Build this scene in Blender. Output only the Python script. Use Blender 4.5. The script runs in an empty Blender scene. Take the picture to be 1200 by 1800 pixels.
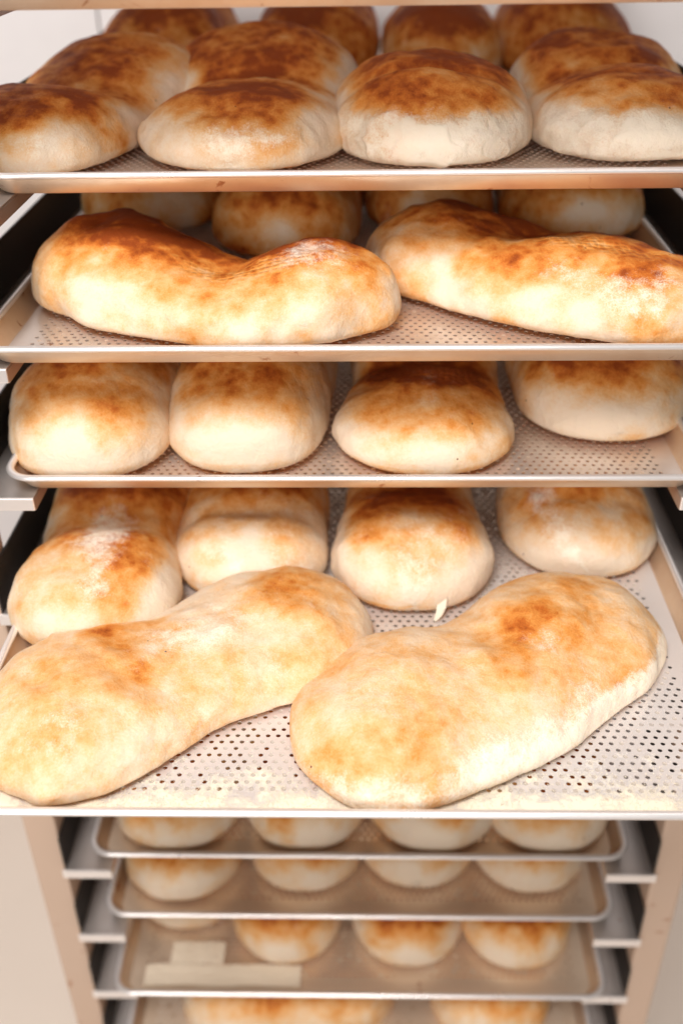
import bpy, bmesh, math, random
import numpy as np
from mathutils import Matrix, Vector

# ---------------------------------------------------------------- camera, light, exposure
sc = bpy.context.scene
C = sc.collection
RAD = math.radians
PITCH, ROLL = RAD(32.5), RAD(-0.9)
CAMZ = 1.62
cam_d = bpy.data.cameras.new('camera'); cam = bpy.data.objects.new('camera', cam_d); C.objects.link(cam)
cam_d.sensor_fit = 'VERTICAL'; cam_d.sensor_height = 36.0; cam_d.lens = 36.0 * 1764 / 1800
cam_d.clip_start = 0.02; cam_d.clip_end = 60
fwd = Vector((0, math.cos(PITCH), -math.sin(PITCH)))
rt = Vector((1, 0, 0)); up = Vector((0, math.sin(PITCH), math.cos(PITCH)))
r2 = math.cos(ROLL) * rt + math.sin(ROLL) * up
u2 = math.cos(ROLL) * up - math.sin(ROLL) * rt
m = Matrix((r2, u2, -fwd)).transposed().to_4x4(); m.translation = Vector((0, 0, CAMZ))
cam.matrix_world = m
cam_d.dof.use_dof = True; cam_d.dof.focus_distance = 0.66; cam_d.dof.aperture_fstop = 2.9
cam_d.dof.aperture_blades = 7
sc.camera = cam

W = bpy.data.worlds.new('World'); sc.world = W; W.use_nodes = True
W.node_tree.nodes['Background'].inputs[0].default_value = (1.0, 0.93, 0.88, 1)
W.node_tree.nodes['Background'].inputs[1].default_value = 0.17

def area(name, loc, target, sx, sy, power, col):
    d = bpy.data.lights.new(name, 'AREA'); d.shape = 'RECTANGLE'; d.size = sx; d.size_y = sy
    d.energy = power; d.color = col
    o = bpy.data.objects.new(name, d); C.objects.link(o); o.location = loc
    o.rotation_euler = (Vector(target) - Vector(loc)).to_track_quat('-Z', 'Y').to_euler()
    return o
area('window_light', (-0.65, -1.70, CAMZ + 0.22), (0.05, 0.75, CAMZ - 0.24), 2.0, 1.0, 46, (1.0, 0.945, 0.90))
area('ceiling_lamp', (-0.30, -0.35, CAMZ + 1.15), (0.05, 0.65, CAMZ - 0.45), 0.8, 0.6, 52, (1.0, 0.955, 0.92))
area('wall_fill_light', (0.0, 0.85, CAMZ + 1.1), (0.0, 1.42, CAMZ - 0.5), 1.8, 0.3, 9, (1.0, 0.97, 0.96))  # unseen fill added to brighten the wall behind the rack

sc.view_settings.view_transform = 'Standard'; sc.view_settings.look = 'None'
sc.view_settings.gamma = 1; sc.view_settings.exposure = -0.36
sc.cycles.max_bounces = 8; sc.cycles.diffuse_bounces = 5

# ---------------------------------------------------------------- rack frame of reference (metres)
CX, YAW = 0.010, RAD(-1.6)
TH = 0.014                                   # depth of a pan below its rim
HW, LEN = 0.2505, 0.655
RIM = {k: -0.07 - 0.1 * k for k in range(0, 11)}   # slot 0 = top one ; rim height below the lens
RIM.update({0: -0.050, 1: -0.165, 2: -0.258, 3: -0.358, 4: -0.463, 7: -0.765, 8: -0.862, 9: -0.957, 10: -1.055})

def place(o, x=0, y=0, z=0):
    """rack coordinates: x from the rack's middle, y depth, z below the lens"""
    c, s = math.cos(YAW), math.sin(YAW)
    o.location = (CX + x * c - (y - 0.617) * s, 0.617 + x * s + (y - 0.617) * c, CAMZ + z)
    o.rotation_euler = (0, 0, YAW)

def tag(o, label=None, cat=None, group=None, kind=None):
    for k, v in (('label', label), ('category', cat), ('group', group), ('kind', kind)):
        if v: o[k] = v
    return o

def empty(name):
    o = bpy.data.objects.new(name, None); C.objects.link(o); o.empty_display_size = 0.05
    return o

def mesh_obj(name, verts, faces, mat, parent=None, smooth=False):
    me = bpy.data.meshes.new(name); me.from_pydata([tuple(v) for v in verts], [], faces); me.update()
    if smooth: me.polygons.foreach_set('use_smooth', [True] * len(me.polygons))
    if mat: me.materials.append(mat)
    o = bpy.data.objects.new(name, me); C.objects.link(o)
    if parent: o.parent = parent
    return o

def bm_obj(name, bm, mat, parent=None, smooth=False):
    me = bpy.data.meshes.new(name); bm.to_mesh(me); bm.free()
    if smooth: me.polygons.foreach_set('use_smooth', [True] * len(me.polygons))
    me.materials.append(mat)
    o = bpy.data.objects.new(name, me); C.objects.link(o)
    if parent: o.parent = parent
    return o

def box(bm, x0, x1, y0, y1, z0, z1, bev=0.0):
    r = bmesh.ops.create_cube(bm, size=1)
    for v in r['verts']:
        v.co = Vector(((x0 + x1) / 2 + v.co.x * (x1 - x0), (y0 + y1) / 2 + v.co.y * (y1 - y0), (z0 + z1) / 2 + v.co.z * (z1 - z0)))
    if bev:
        es = {e for v in r['verts'] for e in v.link_edges}
        bmesh.ops.bevel(bm, geom=list(es), offset=bev, segments=2, affect='EDGES', profile=0.6)

# ---------------------------------------------------------------- noise (vectorised value noise)
def _hash(ix, iy, iz, seed):
    n = (ix * 73856093) ^ (iy * 19349663) ^ (iz * 83492791) ^ (seed * 2654435761 & 0x7fffffff)
    n = (n ^ (n >> 13)) * 1274126177 & 0x7fffffff
    n = (n ^ (n >> 16)) * 1911520717 & 0x7fffffff
    return (n % 65536) / 32767.5 - 1.0

def vnoise(p, scale, seed):
    q = p * scale + 137.31; i = np.floor(q).astype(np.int64); f = q - i; f = f * f * f * (f * (f * 6 - 15) + 10)
    out = 0
    for dx in (0, 1):
        wx = f[:, 0] if dx else 1 - f[:, 0]
        for dy in (0, 1):
            wy = f[:, 1] if dy else 1 - f[:, 1]
            for dz in (0, 1):
                wz = f[:, 2] if dz else 1 - f[:, 2]
                out = out + wx * wy * wz * _hash(i[:, 0] + dx, i[:, 1] + dy, i[:, 2] + dz, seed)
    return out

def fbm(p, scale, seed, octv=3):
    a, t, r = 1.0, 0.0, 0
    for k in range(octv):
        r = r + a * vnoise(p, scale * 2 ** k, seed + k * 17); t += a; a *= 0.5
    return r / t

def sstep(a, b, x):
    t = np.clip((x - a) / (b - a), 0, 1); return t * t * (3 - 2 * t)

# ---------------------------------------------------------------- materials
def new_mat(name):
    mt = bpy.data.materials.new(name); mt.use_nodes = True
    nt = mt.node_tree; return mt, nt, nt.nodes['Principled BSDF']

def N(nt, typ, **kw):
    n = nt.nodes.new(typ)
    for k, v in kw.items():
        if k in n.inputs: n.inputs[k].default_value = v
        else: setattr(n, k, v)
    return n

def ramp(nt, stops):
    r = nt.nodes.new('ShaderNodeValToRGB'); e = r.color_ramp.elements
    while len(e) < len(stops): e.new(0.5)
    for i, (p, c) in enumerate(stops):
        e[i].position = p; e[i].color = (*c, 1)
    return r

def math_n(nt, op, a=None, b=None, c=None, clamp=False):
    n = nt.nodes.new('ShaderNodeMath'); n.operation = op; n.use_clamp = clamp
    for i, v in enumerate((a, b, c)):
        if v is None: continue
        if isinstance(v, (int, float)): n.inputs[i].default_value = v
        else: nt.links.new(v, n.inputs[i])
    return n.outputs[0]

def mix_col(nt, fac, a, b):
    n = nt.nodes.new('ShaderNodeMix'); n.data_type = 'RGBA'
    for sock, v in ((n.inputs['Factor'], fac), (n.inputs['A'], a), (n.inputs['B'], b)):
        if isinstance(v, (int, float)): sock.default_value = v
        elif isinstance(v, tuple): sock.default_value = (*v, 1)
        else: nt.links.new(v, sock)
    return n.outputs['Result']

def bread_material():
    mt, nt, b = new_mat('bread_crust'); L = nt.links
    tc = N(nt, 'ShaderNodeTexCoord'); 
    ab = N(nt, 'ShaderNodeAttribute', attribute_name='brown'); af = N(nt, 'ShaderNodeAttribute', attribute_name='flour')
    ai = N(nt, 'ShaderNodeAttribute', attribute_name='imprint')
    co = N(nt, 'ShaderNodeAttribute', attribute_name='pos')        # un-deformed rest position
    n1 = N(nt, 'ShaderNodeTexNoise', Scale=55.0, Detail=6.0, Roughness=0.62); L.new(co.outputs['Vector'], n1.inputs['Vector'])
    n2 = N(nt, 'ShaderNodeTexNoise', Scale=330.0, Detail=3.0, Roughness=0.7); L.new(co.outputs['Vector'], n2.inputs['Vector'])
    d1 = math_n(nt, 'MULTIPLY_ADD', n1.outputs['Fac'], 0.50, -0.25)
    d2 = math_n(nt, 'MULTIPLY_ADD', n2.outputs['Fac'], 0.30, -0.15)
    d1 = math_n(nt, 'MULTIPLY', d1, math_n(nt, 'MULTIPLY_ADD', ab.outputs['Fac'], 1.0, 0.45))
    n5 = N(nt, 'ShaderNodeTexNoise', Scale=850.0, Detail=2.0, Roughness=0.8); L.new(co.outputs['Vector'], n5.inputs['Vector'])
    d2 = math_n(nt, 'ADD', d2, math_n(nt, 'MULTIPLY_ADD', n5.outputs['Fac'], 0.34, -0.17))
    vb = N(nt, 'ShaderNodeTexVoronoi', Scale=135.0, Randomness=1.0, feature='SMOOTH_F1'); L.new(co.outputs['Vector'], vb.inputs['Vector'])
    d2 = math_n(nt, 'ADD', d2, math_n(nt, 'MULTIPLY', math_n(nt, 'MULTIPLY_ADD', vb.outputs['Distance'], -0.5, 0.17), math_n(nt, 'MULTIPLY_ADD', ab.outputs['Fac'], 0.9, 0.1)))
    v = math_n(nt, 'ADD', math_n(nt, 'ADD', ab.outputs['Fac'], d1), d2, clamp=True)
    r = ramp(nt, [(0.0, (0.79, 0.65, 0.50)), (0.18, (0.77, 0.56, 0.36)), (0.38, (0.74, 0.42, 0.18)), (0.60, (0.67, 0.27, 0.058)),
                  (0.80, (0.50, 0.135, 0.020)), (1.0, (0.27, 0.055, 0.010))])
    L.new(v, r.inputs[0])
    vs = N(nt, 'ShaderNodeTexVoronoi', Scale=70.0, Randomness=1.0); L.new(co.outputs['Vector'], vs.inputs['Vector'])
    sh = N(nt, 'ShaderNodeSeparateColor'); L.new(vs.outputs['Color'], sh.inputs[0])
    speck = math_n(nt, 'MULTIPLY', math_n(nt, 'LESS_THAN', vs.outputs['Distance'], 0.055), math_n(nt, 'GREATER_THAN', sh.outputs[0], 0.86))
    # flour dust: soft veil plus specks
    nf = N(nt, 'ShaderNodeTexNoise', Scale=900.0, Detail=2.0, Roughness=0.8); L.new(co.outputs['Vector'], nf.inputs['Vector'])
    nf2 = N(nt, 'ShaderNodeTexNoise', Scale=95.0, Detail=4.0, Roughness=0.7); L.new(co.outputs['Vector'], nf2.inputs['Vector'])
    fm = math_n(nt, 'ADD', math_n(nt, 'MULTIPLY', nf.outputs['Fac'], 0.6), math_n(nt, 'MULTIPLY', nf2.outputs['Fac'], 0.9))
    fm = math_n(nt, 'ADD', fm, math_n(nt, 'MULTIPLY', af.outputs['Fac'], 0.75))
    mr = N(nt, 'ShaderNodeMapRange'); L.new(fm, mr.inputs[0]); mr.inputs[1].default_value = 0.98; mr.inputs[2].default_value = 1.3
    mr.inputs[4].default_value = 0.8
    fl = math_n(nt, 'MULTIPLY', mr.outputs[0], math_n(nt, 'MULTIPLY', af.outputs['Fac'], 2.5, clamp=True))
    col = mix_col(nt, fl, mix_col(nt, speck, r.outputs[0], (0.09, 0.025, 0.008)), (0.92, 0.85, 0.72))
    L.new(col, b.inputs['Base Color'])
    b.inputs['Roughness'].default_value = 0.6; b.inputs['Specular IOR Level'].default_value = 0.16
    b.inputs['Subsurface Weight'].default_value = 0.12; b.inputs['Subsurface Radius'].default_value = (0.012, 0.006, 0.003)
    b.inputs['Subsurface Scale'].default_value = 0.5
    # relief: fine skin wrinkles, pores, flour grain, basket imprint
    mp = N(nt, 'ShaderNodeMapping'); L.new(co.outputs['Vector'], mp.inputs['Vector']); mp.inputs['Scale'].default_value = (1, 1, 1)
    vo = N(nt, 'ShaderNodeTexVoronoi', Scale=190.0, Randomness=0.45); vo.voronoi_dimensions = '2D'; L.new(mp.outputs[0], vo.inputs['Vector'])
    v2 = math_n(nt, 'MULTIPLY', math_n(nt, 'MULTIPLY_ADD', vo.outputs['Distance'], 0.32, -0.14), ai.outputs['Fac'])
    L.new(math_n(nt, 'SUBTRACT', v, v2, clamp=True), r.inputs[0])
    bi = N(nt, 'ShaderNodeBump', Distance=0.0018); L.new(math_n(nt, 'MULTIPLY', vo.outputs['Distance'], ai.outputs['Fac']), bi.inputs['Height'])
    bi.inputs['Strength'].default_value = 1.0; bi.invert = True
    n3 = N(nt, 'ShaderNodeTexNoise', Scale=120.0, Detail=5.0, Roughness=0.6, Distortion=0.6); L.new(co.outputs['Vector'], n3.inputs['Vector'])
    b1 = N(nt, 'ShaderNodeBump', Distance=0.0022, Strength=0.5); L.new(n3.outputs['Fac'], b1.inputs['Height']); L.new(bi.outputs[0], b1.inputs['Normal'])
    b2 = N(nt, 'ShaderNodeBump', Distance=0.0007, Strength=0.45); L.new(n2.outputs['Fac'], b2.inputs['Height']); L.new(b1.outputs[0], b2.inputs['Normal'])
    b3 = N(nt, 'ShaderNodeBump', Distance=0.0006, Strength=0.7); L.new(fl, b3.inputs['Height']); L.new(b2.outputs[0], b3.inputs['Normal'])
    L.new(b3.outputs[0], b.inputs['Normal'])
    return mt

def metal_material(name, col, rough, metallic=0.85, stain=0.0, flour=False, brushed=True):
    mt, nt, b = new_mat(name); L = nt.links
    tc = N(nt, 'ShaderNodeTexCoord'); oi = N(nt, 'ShaderNodeObjectInfo')
    mp = N(nt, 'ShaderNodeMapping'); L.new(tc.outputs['Object'], mp.inputs['Vector'])
    off = N(nt, 'ShaderNodeVectorMath', operation='ADD'); L.new(mp.outputs[0], off.inputs[0])
    cmb = N(nt, 'ShaderNodeCombineXYZ'); L.new(oi.outputs['Random'], cmb.inputs[2]); L.new(cmb.outputs[0], off.inputs[1])
    n1 = N(nt, 'ShaderNodeTexNoise', Scale=9.0, Detail=7.0, Roughness=0.65); L.new(off.outputs[0], n1.inputs['Vector'])
    n2 = N(nt, 'ShaderNodeTexNoise', Scale=160.0, Detail=3.0, Roughness=0.7); L.new(off.outputs[0], n2.inputs['Vector'])
    fac = math_n(nt, 'MULTIPLY', math_n(nt, 'MULTIPLY_ADD', n1.outputs['Fac'], 3.0, -1.2, clamp=True), stain)
    c = mix_col(nt, fac, col, (0.55, 0.30, 0.13))
    if stain:   # small baked-on specks
        sp = math_n(nt, 'MULTIPLY_ADD', n2.outputs['Fac'], 14.0, -9.6, clamp=True)
        c = mix_col(nt, math_n(nt, 'MULTIPLY', sp, 0.35), c, (0.30, 0.13, 0.04))
        n4 = N(nt, 'ShaderNodeTexNoise', Scale=42.0, Detail=4.0, Roughness=0.55, Distortion=0.8); L.new(off.outputs[0], n4.inputs['Vector'])
        dr = math_n(nt, 'MULTIPLY_ADD', n4.outputs['Fac'], 18.0, -12.0 - (0.5 - stain), clamp=True)   # burnt-on oil drops
        c = mix_col(nt, math_n(nt, 'MULTIPLY', dr, 0.75), c, (0.33, 0.10, 0.02))
    met = metallic
    rg = math_n(nt, 'MULTIPLY_ADD', n1.outputs['Fac'], 0.25, rough - 0.1)
    if flour:   # flour spilt along the front of the pulled-out tray
        sx = N(nt, 'ShaderNodeSeparateXYZ'); L.new(tc.outputs['Object'], sx.inputs[0])
        g = math_n(nt, 'MULTIPLY_ADD', sx.outputs['Y'], -11.0, 0.62)        # strongest at the front rim
        nf = N(nt, 'ShaderNodeTexNoise', Scale=38.0, Detail=8.0, Roughness=0.75); L.new(tc.outputs['Object'], nf.inputs['Vector'])
        f = math_n(nt, 'ADD', math_n(nt, 'MAXIMUM', g, -0.52), math_n(nt, 'MULTIPLY', nf.outputs['Fac'], 2.2))
        f = math_n(nt, 'MULTIPLY_ADD', f, 4.0, -4.9, clamp=True)
        c = mix_col(nt, math_n(nt, 'MULTIPLY', f, 0.9), c, (0.86, 0.78, 0.62))
        L.new(math_n(nt, 'MULTIPLY_ADD', f, -met, met, clamp=True), b.inputs['Metallic'])
        rg = math_n(nt, 'MULTIPLY_ADD', f, 0.5, rg)
        bp = N(nt, 'ShaderNodeBump', Distance=0.0012, Strength=0.6); L.new(f, bp.inputs['Height']); L.new(bp.outputs[0], b.inputs['Normal'])
    else:
        b.inputs['Metallic'].default_value = met
        bp = N(nt, 'ShaderNodeBump', Distance=0.0005, Strength=0.25); L.new(n1.outputs['Fac'], bp.inputs['Height']); L.new(bp.outputs[0], b.inputs['Normal'])
    L.new(c, b.inputs['Base Color']); L.new(rg, b.inputs['Roughness'])
    return mt

def plain(name, col, rough=0.6, metallic=0.0, bump=0.0, scale=80.0, var=0.0):
    mt, nt, b = new_mat(name); L = nt.links
    tc = N(nt, 'ShaderNodeTexCoord'); n = N(nt, 'ShaderNodeTexNoise', Scale=scale, Detail=5.0); L.new(tc.outputs['Object'], n.inputs['Vector'])
    c2 = tuple(x * (1 - var) for x in col)
    L.new(mix_col(nt, n.outputs['Fac'], col, c2), b.inputs['Base Color'])
    b.inputs['Roughness'].default_value = rough; b.inputs['Metallic'].default_value = metallic
    if bump:
        bp = N(nt, 'ShaderNodeBump', Distance=bump, Strength=0.4); L.new(n.outputs['Fac'], bp.inputs['Height']); L.new(bp.outputs[0], b.inputs['Normal'])
    return mt

M_BREAD = bread_material()
M_PAN = metal_material('pan_aluminium', (0.84, 0.76, 0.70), 0.34, 0.7, stain=0.45)
M_PANDIM = metal_material('seasoned_shaded_pan', (0.84, 0.70, 0.55), 0.32, 0.6, stain=0.3)  # tan of baked-on use, with the lower trays' shade mixed in
M_PANF = metal_material('pan_aluminium_floured', (0.80, 0.76, 0.74), 0.42, 0.5, stain=0.15, flour=True)
M_RIM = metal_material('rim_aluminium', (0.90, 0.87, 0.86), 0.28, 0.65, stain=0.10)
M_SIDE = metal_material('pan_side', (0.74, 0.62, 0.50), 0.36, 0.75, stain=0.6)
M_RACK = metal_material('rack_aluminium', (0.60, 0.45, 0.35), 0.5, 0.2, stain=0.08)  # tan from the floor's reflection is put into the base colour
M_LIP = metal_material('runner_aluminium', (0.84, 0.81, 0.79), 0.4, 0.5, stain=0.08)
M_SHELF = metal_material('runner_shelf', (0.60, 0.56, 0.54), 0.35, 0.8, stain=0.2)
M_FLANGE_SHADE = plain('runner_flange_shade', (0.022, 0.017, 0.015), 0.5, 0.0, 0.0003, 60, 0.4)  # near-black flange colour stands in for the shadow beside each tray
M_FLOUR = plain('flour', (0.88, 0.81, 0.66), 0.9)
M_PAPER = plain('cream_paper', (0.80, 0.69, 0.54), 0.8, 0, 0.0004, 50, 0.08)

# ---------------------------------------------------------------- surroundings
def setting():
    bm = bmesh.new(); box(bm, -6, 6, -4, 3.0, -0.05, 0)
    mt, nt, b = new_mat('floor_tiles'); tc = N(nt, 'ShaderNodeTexCoord')
    nz = N(nt, 'ShaderNodeTexNoise', Scale=6.0, Detail=6.0); nt.links.new(tc.outputs['Object'], nz.inputs['Vector'])
    nt.links.new(mix_col(nt, nz.outputs['Fac'], (0.88, 0.77, 0.67), (0.83, 0.72, 0.62)), b.inputs['Base Color']); b.inputs['Roughness'].default_value = 0.55
    tag(bm_obj('floor', bm, mt), kind='structure')
    # painted board wall behind the rack, with upright joints
    root = empty('wall'); root.location = (0, 1.42, 0)
    tag(root, 'pale off-white boarded wall behind the bread rack', 'wall')
    mw = plain('wall_paint', (0.72, 0.69, 0.69), 0.7, 0, 0.0006, 30, 0.06)
    x = -3.0; k = 0
    while x < 3.0:
        bm = bmesh.new(); box(bm, x + 0.0012, x + 0.2988, 0, 0.02, 0.0, 3.0, 0.001)
        bm_obj('wall_board', bm, mw, root); x += 0.3; k += 1
setting()

# ---------------------------------------------------------------- the rack
SLOTS = range(0, 11)
def rack():
    root = empty('bakery_rack'); place(root, 0, 0.605, -CAMZ)
    tag(root, 'tall open aluminium rack with square posts holding the bread trays', 'rack')
    H = CAMZ
    for sx in (-1, 1):
        for y in (0.006, 0.732):
            bm = bmesh.new(); xa, xb = sorted((sx * 0.2740, sx * 0.3040) if y < .1 else (sx * 0.2440, sx * 0.2740))
            box(bm, xa, xb, y, y + 0.030, 0.09, H + 0.16, 0.003)
            p = bm_obj('post', bm, M_RACK, root)
        for k in SLOTS:
            z = H + RIM[k] - TH - 0.0012
            bm = bmesh.new(); xa, xb = sorted((sx * 0.2712, sx * 0.2290))
            box(bm, xa, xb, 0.0, 0.729, z - 0.0015, z)
            xa, xb = sorted((sx * 0.2305, sx * 0.2288))
            box(bm, xa, xb, 0.0, 0.729, z - 0.0105, z - 0.0017)
            r = bm_obj('tray_runner', bm, M_SHELF, root)
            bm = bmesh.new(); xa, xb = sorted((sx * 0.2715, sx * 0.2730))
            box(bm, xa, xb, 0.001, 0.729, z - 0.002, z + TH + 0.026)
            bm_obj('runner_flange', bm, M_FLANGE_SHADE, r)
            bm = bmesh.new(); xa, xb = sorted((sx * 0.2745, sx * 0.2285))
            box(bm, xa, xb, -0.003, -0.0005, z - 0.0095, z + 0.0008, 0.0008)
            bm_obj('runner_lip', bm, M_RIM, r)
    bm = bmesh.new(); box(bm, -0.2435, 0.2435, 0.734, 0.760, 0.10, 0.13, 0.002); bm_obj('cross_bar', bm, M_RACK, root)
    bm = bmesh.new(); box(bm, -0.2435, 0.2435, 0.734, 0.760, H + 0.12, H + 0.15, 0.002); bm_obj('cross_bar', bm, M_RACK, root)
rack()

# ---------------------------------------------------------------- trays
def outline(hw, y0, y1, r, n=7):
    pts = []
    for cx, cy, a0 in ((hw - r, y1 - r, 0), (-hw + r, y1 - r, 90), (-hw + r, y0 + r, 180), (hw - r, y0 + r, 270)):
        for i in range(n):
            a = RAD(a0 + 90 * i / (n - 1)); pts.append((cx + r * math.cos(a), cy + r * math.sin(a)))
    return pts

def pan_meshes(clog=0.10, seed=3):
    rnd = random.Random(seed); CL = []
    # perforated floor
    px, py, rr = 0.0066, 0.0057, 0.00165
    gx0, gx1, gy0, gy1 = -0.2256, 0.2256, 0.030, 0.6289
    nx = int(round((gx1 - gx0) / px)); ny = int(round((gy1 - gy0) / py)); px = (gx1 - gx0) / nx; py = (gy1 - gy0) / ny
    V, Fc = [], []
    corner = [(1, 1), (-1, 1), (-1, -1), (1, -1)]
    for j in range(ny):
        st = (j % 2) * px / 2
        n = nx if j % 2 == 0 else nx - 1
        if j % 2:
            for xa, xb in ((gx0, gx0 + px / 2), (gx1 - px / 2, gx1)):
                b = len(V); ya, yb = gy0 + j * py, gy0 + (j + 1) * py
                V += [(xa, ya, 0), (xb, ya, 0), (xb, yb, 0), (xa, yb, 0)]; Fc.append((b, b + 1, b + 2, b + 3))
        for i in range(n):
            cx = gx0 + st + (i + 0.5) * px; cy = gy0 + (j + 0.5) * py; b = len(V)
            V += [(cx + sx * px / 2, cy + sy * py / 2, 0) for sx, sy in corner]
            V += [(cx + rr * math.cos(RAD(45 * k)), cy + rr * math.sin(RAD(45 * k)), 0) for k in range(8)]
            V += [(cx + rr * math.cos(RAD(45 * k)), cy + rr * math.sin(RAD(45 * k)), -0.0007) for k in range(8)]
            for q in range(4):
                e0, e1, e2 = b + 4 + (2 * q) % 8, b + 4 + (2 * q + 1) % 8, b + 4 + (2 * q + 2) % 8
                Fc.append((b + q, e1, e0)); Fc.append((b + q, e2, e1)); Fc.append((b + q, b + (q + 1) % 4, e2))
            pn = fbm(np.array([[cx, cy, 0.0]]), 16, seed, 3)[0]
            if rnd.random() < clog * (1 + 1.8 * pn) + (0.3 if clog > .2 and cy < .045 else 0):
                CL.append(len(Fc)); Fc.append(tuple(b + 12 + k for k in range(8)))
            for k in range(8):
                Fc.append((b + 4 + k, b + 4 + (k + 1) % 8, b + 12 + (k + 1) % 8, b + 12 + k))
    o = outline(HW - 0.0125, 0.0125, LEN - 0.0125, 0.014)
    b = len(V); n = len(o)
    V += [(x, y, 0) for x, y in o]
    V += [(min(max(x, gx0), gx1), min(max(y, gy0), gy1), 0) for x, y in o]
    for i in range(n):
        j = (i + 1) % n; Fc.append((b + i, b + j, b + n + j, b + n + i))
    me = bpy.data.meshes.new('pan_base'); me.from_pydata(V, [], Fc); me.update()
    me['clog'] = 1
    for q in CL: me.polygons[q].material_index = 1
    # side walls
    lv = [(0.0125, 0.0, 0.014), (0.0105, 0.0012, 0.0155), (0.0022, TH - 0.0012, 0.020), (0.0020, TH, 0.020)]
    V, Fc = [], []
    for ins, z, r in lv: V += [(x, y, z) for x, y in outline(HW - ins, ins, LEN - ins, r)]
    for k in range(len(lv) - 1):
        for i in range(n):
            j = (i + 1) % n; Fc.append((k * n + i, k * n + j, (k + 1) * n + j, (k + 1) * n + i))
    mw = bpy.data.meshes.new('side_wall'); mw.from_pydata(V, [], Fc); mw.update()
    mw.polygons.foreach_set('use_smooth', [True] * len(mw.polygons))
    # rolled rim
    o = outline(HW - 0.0022, 0.0022, LEN - 0.0022, 0.020, 9); n = len(o); V, Fc = [], []; m_ = 10
    for i in range(n):
        a, c = o[i - 1], o[(i + 1) % n]; tx, ty = c[0] - a[0], c[1] - a[1]; l = math.hypot(tx, ty); nx_, ny_ = ty / l, -tx / l
        for k in range(m_):
            t = 2 * math.pi * k / m_; V.append((o[i][0] + nx_ * 0.0030 * math.cos(t), o[i][1] + ny_ * 0.0030 * math.cos(t), TH + 0.0021 * math.sin(t)))
    for i in range(n):
        j = (i + 1) % n
        for k in range(m_):
            l = (k + 1) % m_; Fc.append((i * m_ + k, j * m_ + k, j * m_ + l, i * m_ + l))
    mr = bpy.data.meshes.new('rolled_rim'); mr.from_pydata(V, [], Fc); mr.update()
    mr.polygons.foreach_set('use_smooth', [True] * len(mr.polygons))
    return me, mw, mr
PAN = pan_meshes()
PAN_FLOURED = pan_meshes(0.24, 9)[0]
M_CRUMB = plain('baked_on_residue', (0.50, 0.38, 0.28), 0.7)
M_CLOG = plain('flour_in_holes', (0.50, 0.44, 0.38), 0.8)
# tray number -> (slot, front edge depth, label)
TRAYS = {
 0: (0, 0.622, 'metal tray edge crossing the very top of the picture'),
 1: (1, 0.667, 'uppermost full tray, carrying dark browned loaves with torn pale ends'),
 2: (2, 0.599, 'perforated tray under two long curved loaves lying crosswise, second full tray down'),
 3: (3, 0.604, 'perforated tray carrying four smooth plump loaves side by side, third full tray down'),
 4: (4, 0.397, 'flour-dusted perforated tray pulled out towards the viewer with two big pale loaves'),
 5: (7, 0.608, 'blurred tray directly below the pulled-out floury tray'),
 6: (8, 0.614, 'blurred tray one level above the tray with cream paper'),
 7: (9, 0.591, 'blurred tray with a cream paper sheet at its left front corner'),
 8: (10, 0.575, 'lowest tray at the bottom edge, with broad orange-brown loaves'),
}
ROOT = {}
def make_trays():
    for t, (slot, yf, lab) in TRAYS.items():
        root = empty('baking_tray'); place(root, 0, yf, RIM[slot] - TH)
        tag(root, lab, 'tray', 'perforated baking trays in the rack'); ROOT[t] = root
        for nm, me, mt in (('pan_base', PAN[0], M_PANF if t == 4 else M_PANDIM if t > 4 else M_PAN), ('side_wall', PAN[1], M_SIDE), ('rolled_rim', PAN[2], M_RIM)):
            d = PAN_FLOURED if (nm == 'pan_base' and t == 4) else me
            o = bpy.data.objects.new(nm, d); C.objects.link(o); o.parent = root
            if len(d.materials) == 0:
                d.materials.append(mt)
                if nm == 'pan_base': d.materials.append(M_CLOG if t == 4 else M_CRUMB)
            if nm == 'pan_base':
                o.material_slots[0].link = 'OBJECT'; o.material_slots[0].material = mt
make_trays()

# ---------------------------------------------------------------- loaves
def smooth_spine(pts, n=400):
    P = np.array(pts, float); d = np.r_[0, np.cumsum(np.hypot(np.diff(P[:, 0]), np.diff(P[:, 1])))]
    t = np.linspace(0, d[-1], n); Q = np.stack([np.interp(t, d, P[:, k]) for k in range(4)], 1)
    s = max(3, int(n * 0.09)); ker = np.hanning(2 * s + 1); ker /= ker.sum()
    out = np.empty_like(Q)
    for k in range(4):
        a = Q[:, k]; lead = 2 * a[0] - a[s:0:-1]; tail = 2 * a[-1] - a[-2:-s - 2:-1]
        if k > 1: lead = np.full(s, a[0]); tail = np.full(s, a[-1])
        out[:, k] = np.convolve(np.r_[lead, a, tail], ker, 'valid')
    return t, out

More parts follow.
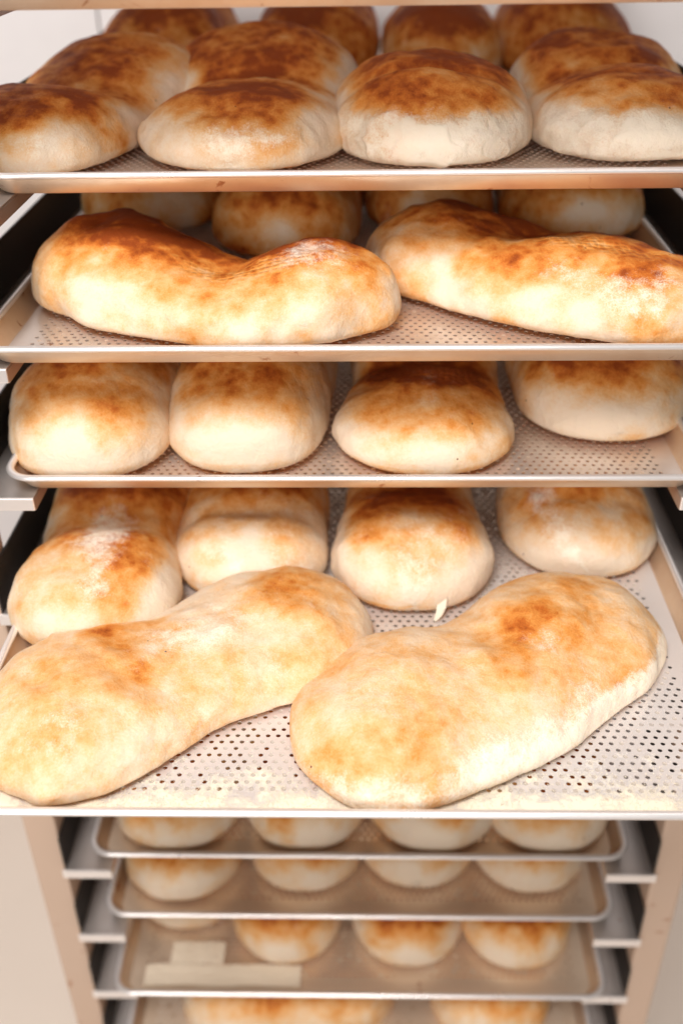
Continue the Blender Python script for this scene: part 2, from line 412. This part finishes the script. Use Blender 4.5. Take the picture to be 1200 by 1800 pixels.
def loaf(tray, pts, label, group, seed, b0=0.15, b1=0.55, bn=0.30, spots=(), dents=(), flour=(), imprint=(),
         f0=0.1, res=(110, 56), ne=2.3, zc=0.25, lump=0.0032, lift=0.0, tilt=0.0, side=0.0, nt_=2.15, rag=0.0, foot=0.55, onset=(0.25, 1.0)):
    """pts: spine (x, y, half width, height) in tray metres from end to end.  spots/dents: (u, v, ru, rv, amount)"""
    nu, na = res
    t, Q = smooth_spine(pts); Ltot = t[-1]
    uu = 0.5 - 0.5 * np.cos(np.linspace(0, math.pi, nu)) ; uu = uu * 0.65 + np.linspace(0, 1, nu) * 0.35
    ss = uu * Ltot
    X, Y, Wd, Ht = (np.interp(ss, t, Q[:, k]) for k in range(4))
    dx, dy = np.gradient(X, ss), np.gradient(Y, ss); l = np.hypot(dx, dy); dx /= l; dy /= l
    r0 = min(Wd[0] * 0.95, Ltot * 0.48); r1 = min(Wd[-1] * 0.95, Ltot * 0.48)
    e0 = np.clip(ss / r0, 0, 1); e1 = np.clip((Ltot - ss) / r1, 0, 1); e = np.minimum(e0, e1)
    cap = (1 - (1 - e) ** ne) ** (1 / ne); cap = np.maximum(cap, 0.004)
    aa = np.linspace(0, 2 * math.pi, na, endpoint=False)
    ca, sa = np.cos(aa), np.sin(aa)
    pw = lambda v, n: np.sign(v) * np.abs(v) ** (2 / n)
    top = sa >= 0
    cx = np.where(top, pw(ca, nt_), pw(ca, 3.0)); 
    U, A = np.meshgrid(np.arange(nu), np.arange(na), indexing='ij')
    U = U.ravel(); A = A.ravel()
    h = Ht[U]; z0 = zc * h; cp = cap[U]
    zt = z0 + (h - z0) * np.abs(sa[A]) ** (2 / nt_) * cp ** 0.9
    zb = z0 * (1 - np.minimum(1, (np.abs(sa[A]) ** (2 / 3.2)) * cp ** 0.55))
    z = np.where(sa[A] >= 0, zt, zb)
    v = cx[A]; lat = v * Wd[U] * cp
    x = X[U] + dy[U] * lat; y = Y[U] - dx[U] * lat
    u = uu[U]
    P = np.stack([x, y, z], 1); rest = P.copy() + np.array([seed * 0.37, seed * 0.11, 0])
    zn = np.clip((z - z0) / (h - z0 + 1e-6), 0, 1)
    # relief
    cen = np.stack([X[U], Y[U], z0], 1); D = P - cen; dn = np.linalg.norm(D, axis=1, keepdims=True) + 1e-6
    amt = lump * fbm(rest, 22, seed, 2) + lump * 0.35 * fbm(rest, 70, seed + 5, 2)
    w = sstep(0.0, 0.25, z / h) * 1.0 + 0.25
    P = P + D / dn * (amt * w)[:, None]
    if rag:      # torn end where the loaf was pulled from its neighbour: folds and flakes
        q = 1 - np.abs(fbm(rest * np.array([1, 1, 1.6]), 38, seed + 3, 3)); g = sstep(.34, .12, u) * sstep(1.0, .7, zn)
        P = P + D / dn * (rag * 0.0065 * (q ** 2 - 0.6) * g)[:, None]
    for (su, sv, ru, rv, am) in dents:
        g = np.exp(-((u - su) / ru) ** 2 - ((v - sv) / rv) ** 2) * sstep(0.02, 0.5, zn)
        P[:, 2] += am * g
    P[:, 2] = np.where(sa[A] < 0, np.maximum(P[:, 2], 0.0003), P[:, 2]); P[:, 2] = np.maximum(P[:, 2], 0.0003) + lift
    # crust colour
    br = b0 + b1 * sstep(onset[0], onset[1], zn) * (0.8 + 0.4 * cp) + bn * 1.5 * fbm(rest, 26, seed + 31, 3) + bn * 0.5 * fbm(rest, 75, seed + 47, 2) + side * v
    for (su, sv, ru, rv, am) in spots:
        jit = 0.3 * fbm(rest, 45, seed + 71, 2)
        q = ((u - su) / ru) ** 2 + ((v - sv) / rv) ** 2
        br = br + am * sstep(1.4, 0.15, np.sqrt(q) + jit) * np.where(sa[A] < 0, 0.0, 1.0)
    br = np.where(z < 0.0045, np.maximum(br, foot), br)       # browned foot where the dough touched the hot pan
    fl = np.full(len(u), f0) + 0.25 * fbm(rest, 30, seed + 91, 2)
    for (su, sv, ru, rv, am) in flour:
        q = np.sqrt(((u - su) / ru) ** 2 + ((v - sv) / rv) ** 2); fl += am * sstep(1.3, 0.2, q)
    if onset[0] > 0.3: fl *= 1 - sstep(onset[0], onset[1], zn + 0.12 * fbm(rest, 60, seed + 13, 2))
    im = np.zeros(len(u))
    for (su, sv, ru, rv, am) in imprint:
        q = np.sqrt(((u - su) / ru) ** 2 + ((v - sv) / rv) ** 2); im += am * sstep(1.3, 0.4, q)
    F = []
    for i in range(nu - 1):
        for a in range(na):
            b = (a + 1) % na; F.append((i * na + a, (i + 1) * na + a, (i + 1) * na + b, i * na + b))
    F.append(tuple(range(na))); F.append(tuple((nu - 1) * na + a for a in range(na - 1, -1, -1)))
    # origin of the loaf at its middle, on the pan
    mx, my = float(np.mean(X)), float(np.mean(Y)); P[:, 0] -= mx; P[:, 1] -= my
    o = mesh_obj('bread_loaf', P, F, M_BREAD, None, True); me = o.data
    for nm, arr in (('brown', br), ('flour', np.clip(fl, 0, 1)), ('imprint', np.clip(im, 0, 1))):
        at = me.attributes.new(nm, 'FLOAT', 'POINT'); at.data.foreach_set('value', np.clip(arr, -0.3, 1.2).astype(np.float32))
    at = me.attributes.new('pos', 'FLOAT_VECTOR', 'POINT'); at.data.foreach_set('vector', rest.astype(np.float32).ravel())
    slot, yf, _ = TRAYS[tray]
    place(o, mx, yf + my, RIM[slot] - TH + 0.0004)
    tag(o, label, 'bread loaf', group)
    return o

G1, G2, G3, G4, G5, G6, G7, G8 = ('loaves on the top tray', 'loaves on the second tray', 'loaves on the third tray', 'loaves on the pulled-out tray',
    'loaves on the tray under the pulled-out one', 'loaves on the middle blurred tray', 'loaves on the tray with the paper', 'loaves on the lowest tray')
# --- top tray
loaf(1, [(-.262, .042, .052, .044), (-.235, .10, .068, .052), (-.215, .18, .066, .048), (-.198, .26, .080, .068), (-.19, .33, .060, .055)],
     'dark two-humped loaf with pale front end at the left edge of the top tray', G1, 11, onset=(.4, .9), b0=.10, b1=.50, bn=.36,
     spots=[ (.24, .3, .08, .9, .28), (.62, .1, .25, .8, .22)], dents=[(.42, 0, .08, 1.2, -.010)], flour=[(.0, 0, .14, 1.2, .5)], res=(190, 90), rag=.25)
loaf(1, [(-.088, .048, .064, .040), (-.084, .11, .078, .050), (-.076, .19, .070, .046), (-.082, .28, .088, .073), (-.10, .36, .055, .06)],
     'dark loaf with cream front lobe and tall back hump, second on the top tray', G1, 12, onset=(.4, .9), b0=.08, b1=.52, bn=.36,
     spots=[ (.21, .1, .08, 1.0, .36), (.5, .2, .12, .7, .25), (.72, 0, .2, .9, .15)], dents=[(.47, 0, .07, 1.2, -.008)], flour=[(.0, 0, .14, 1.2, .5)], res=(190, 90), rag=.4)
loaf(1, [(.056, .056, .060, .046), (.056, .11, .073, .058), (.058, .18, .078, .064), (.06, .25, .060, .052)],
     'broad mahogany-topped loaf with ragged white front, mid top tray', G1, 13, onset=(.36, .85), b0=.04, b1=.70, bn=.34,
     spots=[ (.45, -.1, .14, .9, .15)], dents=[(.36, -.1, .05, .8, -.006)], flour=[(.0, 0, .34, 1.6, .9)], res=(190, 90), lump=.004, rag=.6)
loaf(1, [(.218, .064, .075, .048), (.210, .12, .080, .052), (.205, .20, .070, .050), (.202, .27, .074, .066), (.20, .34, .05, .06)],
     'two-humped loaf with a floury white end at the right edge of the top tray', G1, 14, onset=(.36, .85), b0=.04, b1=.66, bn=.34,
     spots=[ (.8, 0, .25, 1, .2)], dents=[(.5, 0, .07, 1.2, -.010)], flour=[(.0, 0, .34, 1.6, .9)], res=(190, 90), lump=.004, rag=.5)
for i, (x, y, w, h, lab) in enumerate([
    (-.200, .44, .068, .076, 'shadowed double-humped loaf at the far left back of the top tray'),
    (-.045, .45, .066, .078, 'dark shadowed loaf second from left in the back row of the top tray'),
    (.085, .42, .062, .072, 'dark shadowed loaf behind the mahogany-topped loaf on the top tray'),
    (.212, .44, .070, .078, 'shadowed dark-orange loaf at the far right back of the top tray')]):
    loaf(1, [(x, y - .03, w * .9, h * .8), (x, y + .04, w, h), (x + .005, y + .13, w, h * 1.05), (x, y + .18, w * .8, h * .8)], lab, G1, 20 + i, b0=.6, b1=.45, bn=.4, res=(70, 40))  # back-row crust browned further to deepen its shade, beside real dark baking
# --- second tray
loaf(2, [(-.222, .172, .052, .05), (-.196, .148, .064, .063), (-.145, .105, .065, .054), (-.085, .077, .058, .042), (-.025, .085, .058, .054), (.022, .115, .046, .046)],
     'long kidney-shaped loaf with a dark back and dipped waist, left front of the second tray', G2, 31, b0=.24, b1=.36, bn=.36, lump=.0045,
     spots=[(.2, -.35, .2, .5, .3), (.5, -.5, .35, .45, .35), (.85, -.45, .2, .5, .3), (.35, .25, .08, .25, .25), (.2, .3, .1, .3, .2)],
     dents=[(.55, -.2, .1, .6, -.008)], imprint=[(.66, .15, .20, .3, .9)], flour=[(.8, .2, .12, .6, .45)], res=(190, 84), f0=.05)
loaf(2, [(.018, .205, .050, .045), (.062, .178, .068, .058), (.112, .135, .068, .048), (.160, .100, .067, .052), (.21, .078, .062, .047), (.27, .070, .050, .040)],
     'long lumpy loaf with brown patches sloping to the right front of the second tray', G2, 32, b0=.24, b1=.36, bn=.40, lump=.005,
     spots=[(.2, -.4, .25, .5, .3), (.35, .1, .1, .35, .35), (.55, -.6, .4, .4, .35), (.12, .3, .08, .3, .25), (.8, .5, .1, .2, .2)],
     dents=[(.42, -.2, .08, .4, -.007)], imprint=[(.62, .05, .2, .25, .9)], flour=[(.75, .7, .3, .4, .35)], res=(190, 84), f0=.05)
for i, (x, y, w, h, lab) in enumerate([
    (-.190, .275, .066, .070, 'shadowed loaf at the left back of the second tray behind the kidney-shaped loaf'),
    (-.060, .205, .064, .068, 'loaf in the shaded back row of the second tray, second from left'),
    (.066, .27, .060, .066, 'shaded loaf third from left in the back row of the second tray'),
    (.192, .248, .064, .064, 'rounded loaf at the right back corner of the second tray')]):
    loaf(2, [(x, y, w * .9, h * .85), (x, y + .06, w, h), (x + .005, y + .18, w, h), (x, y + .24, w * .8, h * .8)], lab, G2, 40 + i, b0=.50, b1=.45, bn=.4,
         spots=[(.05, 0, .2, 1.2, -.15)], res=(100, 52))  # high base brown: baked darker at the back, with shade put in too
# --- third tray
for i, (p, lab, sp, dn, im) in enumerate([
    ([(-.199, .012, .056, .052), (-.200, .08, .063, .072), (-.20, .17, .066, .078), (-.195, .27, .055, .07)],
     'plump pale-fronted loaf filling the left corner of the third tray', [(.05, 0, .32, 1.3, -.3), (.5, .35, .2, .6, .35)], [], []),
    ([(-.082, .022, .054, .052), (-.082, .09, .063, .073), (-.08, .18, .064, .078), (-.08, .27, .055, .07)],
     'smooth oval loaf with a ragged brown cap, second from left on the third tray', [(.05, 0, .3, 1.3, -.3), (.45, .0, .18, .8, .4)], [], []),
    ([(.050, .020, .062, .038), (.052, .075, .070, .050), (.056, .14, .060, .042), (.055, .20, .060, .070), (.055, .27, .058, .078)],
     'low oval loaf with a dimpled brown crest, third from left on the third tray', [(.05, 0, .3, 1.3, -.3), (.36, .1, .1, .8, .45), (.7, 0, .3, 1, .2)], [(.52, 0, .08, 1.2, -.008)], [(.36, .35, .1, .45, 1)]),
    ([(.196, .068, .062, .05), (.196, .13, .070, .066), (.196, .21, .068, .07), (.19, .31, .055, .06)],
     'rounded loaf set further back at the right of the third tray', [(.0, 0, .10, 1.3, -.2), (.32, 0, .2, 1.2, .38), (.6, 0, .25, 1, .2)], [], [])]):
    loaf(3, p, lab, G3, 50 + i, b0=.17, b1=.58, bn=.30, spots=sp, dents=dn, imprint=im, res=(140, 72), f0=.08)
# --- pulled-out tray, back row
for i, (p, lab, sp, dn, fl) in enumerate([
    ([(-.196, .150, .054, .045), (-.196, .205, .066, .060), (-.200, .27, .058, .054), (-.198, .36, .064, .074), (-.195, .43, .05, .06)],
     'pale loaf with white flour smears, left back of the pulled-out tray', [(.1, 0, .35, 1.3, -.12), (.6, .1, .15, .9, .35)], [(.4, 0, .08, 1.2, -.009)], [(.3, .1, .3, .35, .5)]),
    ([(-.084, .215, .052, .04), (-.084, .265, .062, .052), (-.086, .34, .062, .068), (-.085, .45, .05, .06)],
     'loaf with pale flat end and brown cap, second from left behind the bone-shaped loaf', [(.03, 0, .2, 1.3, -.45), (.5, 0, .2, .9, .35)], [(.25, 0, .04, .9, -.004)], [(.05, 0, .2, 1, .3)]),
    ([(.044, .202, .054, .042), (.044, .255, .065, .058), (.045, .32, .056, .056), (.045, .43, .055, .066)],
     'loaf with cream nose and dangling dough strand, behind the two big loaves', [(.05, 0, .22, 1.3, -.4), (.42, 0, .14, .9, .4)], [(.5, 0, .08, 1, -.006)], [(.1, 0, .2, 1, .3)]),
    ([(.183, .245, .056, .04), (.183, .30, .064, .058), (.185, .37, .062, .066), (.185, .46, .05, .06)],
     'loaf with a light orange top at the right back of the pulled-out tray', [(.03, 0, .2, 1.3, -.35), (.5, 0, .25, .9, .3)], [(.22, 0, .04, .9, -.003)], [(.1, -.5, .3, .3, .4)])]):
    loaf(4, p, lab, G4, 60 + i, b0=.12, b1=.46, bn=.34, spots=sp, dents=dn, flour=fl, res=(140, 72), f0=.12)
# --- pulled-out tray, the two big ones
loaf(4, [(-.250, .072, .056, .030), (-.186, .089, .080, .045), (-.120, .134, .061, .036), (-.060, .170, .071, .044), (-.001, .212, .061, .038)],
     'big pale bone-shaped loaf across the left front of the pulled-out tray', G4, 71, b0=.13, b1=.14, bn=.22,
     spots=[(.43, -.62, .12, .16, .38), (.25, .0, .14, .4, .10), (.36, .0, .06, .7, .16), (.82, .0, .18, .8, .26), (.22, .0, .2, .9, .10), (.60, .05, .14, .4, -.16)],
     dents=[(.42, .1, .1, .7, -.006), (.24, 0, .05, .2, .002)], flour=[(.55, 0, .2, .5, .35), (.05, .5, .3, .8, .2)], res=(230, 110), f0=.12, lump=.0046, nt_=1.9, zc=.18)
loaf(4, [(-.042, .078, .056, .028), (.014, .082, .077, .042), (.092, .113, .070, .038), (.155, .170, .070, .042), (.188, .228, .058, .034)],
     'big floury kidney-shaped loaf with one burnt-orange patch, right front of the pulled-out tray', G4, 72, b0=.33, b1=.06, bn=.18,
     spots=[(.63, -.15, .10, .32, .30), (.60, -.1, .04, .2, .2), (.5, .15, .07, .3, .2), (.68, .25, .04, .3, .15), (.9, -.2, .06, .3, .15), (.16, .1, .16, .6, -.14)],
     dents=[(.56, -.1, .07, .4, -.005), (.3, -.4, .1, .3, .002)], flour=[(.35, .95, .5, .22, .45), (.10, .2, .2, .5, .2), (.60, .12, .06, .25, .3), (.8, 1.0, .4, .12, .6)],
     res=(230, 110), f0=.12, lump=.0042, nt_=1.85, zc=.17)
# --- blurred trays below
WORDS = ['leftmost', 'second from left', 'third from left', 'rightmost']
for t, G, xs, y0, h, w, lab, bb in (
    (5, G5, (-.172, -.050, .068, .186), (.012, .014, .012, .012), .056, .062, 'blurred cream-fronted loaf, %s just under the pulled-out tray', .02),
    (6, G6, (-.180, -.055, .058, .180), (.022, .035, .040, .036), .058, .060, 'blurred orange-tipped loaf, %s, one tray above the cream paper', .06),
    (7, G7, (-.185, -.078, .050, .172), (.080, .040, .038, .036), .058, .059, 'blurred rounded loaf, %s on the tray with cream paper', .08)):
    for i, x in enumerate(xs):
        y = y0[i]
        loaf(t, [(x, y, w * .8, h * .75), (x + .003 * (i % 3 - 1), y + .05, w * (1.04 - .05 * (i % 2)), h * (.94 + .06 * (i % 3))), (x - .004 * (i % 2), y + .15, w, h), (x, y + .24, w * .8, h * .8)], lab % WORDS[i], G, 80 + t * 5 + i,
             b0=bb + .12, b1=.5, bn=.3, spots=[(.0, 0, .10, 1.3, -.2), (.36, .15 * (i - 1.5), .24, .9, .45)], res=(80, 44), foot=.25)
loaf(8, [(-.195, .085, .05, .06), (-.13, .08, .058, .07), (-.03, .085, .058, .07), (.04, .09, .045, .06)],
     'broad orange-brown loaf, left of the two at the bottom edge of the picture', G8, 131, b0=.2, b1=.4, bn=.3, res=(90, 44))
loaf(8, [(.08, .095, .05, .06), (.13, .085, .058, .068), (.21, .085, .05, .06)],
     'orange-brown loaf, right of the two at the bottom edge of the picture', G8, 132, b0=.2, b1=.4, bn=.3, res=(90, 44))

# --- a strand of dough hanging from the third back loaf of the pulled-out tray
host = next(o for o in C.objects if 'dangling dough strand' in str(o.get('label', '')))
tip = min(host.data.vertices, key=lambda v: v.co.y).co.copy()
V, F = [], []; K, M_ = 9, 8
for i in range(K):
    t = i / (K - 1); r = 0.0042 * (1 - t) ** 0.6 + 0.0009
    cx, cy, cz = tip.x + 0.021 - 0.005 * t + 0.003 * math.sin(3 * t), tip.y + 0.0085 - 0.014 * t, 0.020 * (1 - t) ** 1.3 + 0.0015
    for k in range(M_):
        a = 2 * math.pi * k / M_; V.append((cx + r * math.cos(a), cy + r * 0.6 * math.sin(a), cz + r * 0.9 * math.sin(a)))
for i in range(K - 1):
    for k in range(M_): F.append((i * M_ + k, i * M_ + (k + 1) % M_, (i + 1) * M_ + (k + 1) % M_, (i + 1) * M_ + k))
F.append(tuple(range(M_))[::-1]); F.append(tuple((K - 1) * M_ + k for k in range(M_)))
mesh_obj('dough_strand', V, F, M_FLOUR, host, True)

# --- folded cream paper on the fourth blurred tray
def paper():
    rnd = random.Random(4); bm = bmesh.new()
    for (x0, x1, y0, y1, z) in ((-.222, -.060, .016, .040, .0035), (-.198, -.142, .041, .066, .0036)):
        nx, ny = 24, 8
        g = [[bm.verts.new((x0 + (x1 - x0) * i / nx, y0 + (y1 - y0) * j / ny, z + .0012 * math.sin(i * .28) ** 2 + rnd.uniform(-.0003, .0003))) for i in range(nx + 1)] for j in range(ny + 1)]
        fs = [bm.faces.new((g[j][i], g[j][i + 1], g[j + 1][i + 1], g[j + 1][i])) for j in range(ny) for i in range(nx)]
        r = bmesh.ops.extrude_face_region(bm, geom=fs)
        for v in [e for e in r['geom'] if isinstance(e, bmesh.types.BMVert)]: v.co.z += 0.0012
    o = bm_obj('paper_sheet', bm, M_PAPER, None, False)
    place(o, 0, TRAYS[7][1], RIM[9] - TH); tag(o, 'folded cream paper lying at the left front of a blurred lower tray', 'paper')
paper()

# --- flour spilt along the front of the pulled-out tray and under the kidney-shaped loaf
def flour_grains():
    rnd = np.random.default_rng(7); n = 9000
    x = rnd.uniform(-.236, .236, n); y = .0145 + rnd.gamma(1.3, .010, n)
    p = np.stack([x, y, np.zeros(n)], 1); keep = (fbm(p, 34, 5, 3) + .25 - (y - .014) * 9 + rnd.uniform(-.25, .25, n)) > 0
    k2 = rnd.random(n) < .06
    p = p[(keep | k2) & (y < .12)]; V, F = [], []
    for q in p:
        r = rnd.uniform(.00022, .0006); b = len(V); a = rnd.uniform(0, 6.28)
        for k in range(3): V.append((q[0] + r * math.cos(a + k * 2.09), q[1] + r * math.sin(a + k * 2.09), .0001))
        V.append((q[0], q[1], r * 1.1)); F += [(b, b + 1, b + 3), (b + 1, b + 2, b + 3), (b + 2, b, b + 3)]
    o = mesh_obj('spilt_flour', V, F, M_FLOUR); place(o, 0, TRAYS[4][1], RIM[4] - TH + .0002); tag(o, 'fine cream flour scattered along the front of the pulled-out tray', 'flour', kind='stuff')
flour_grains()
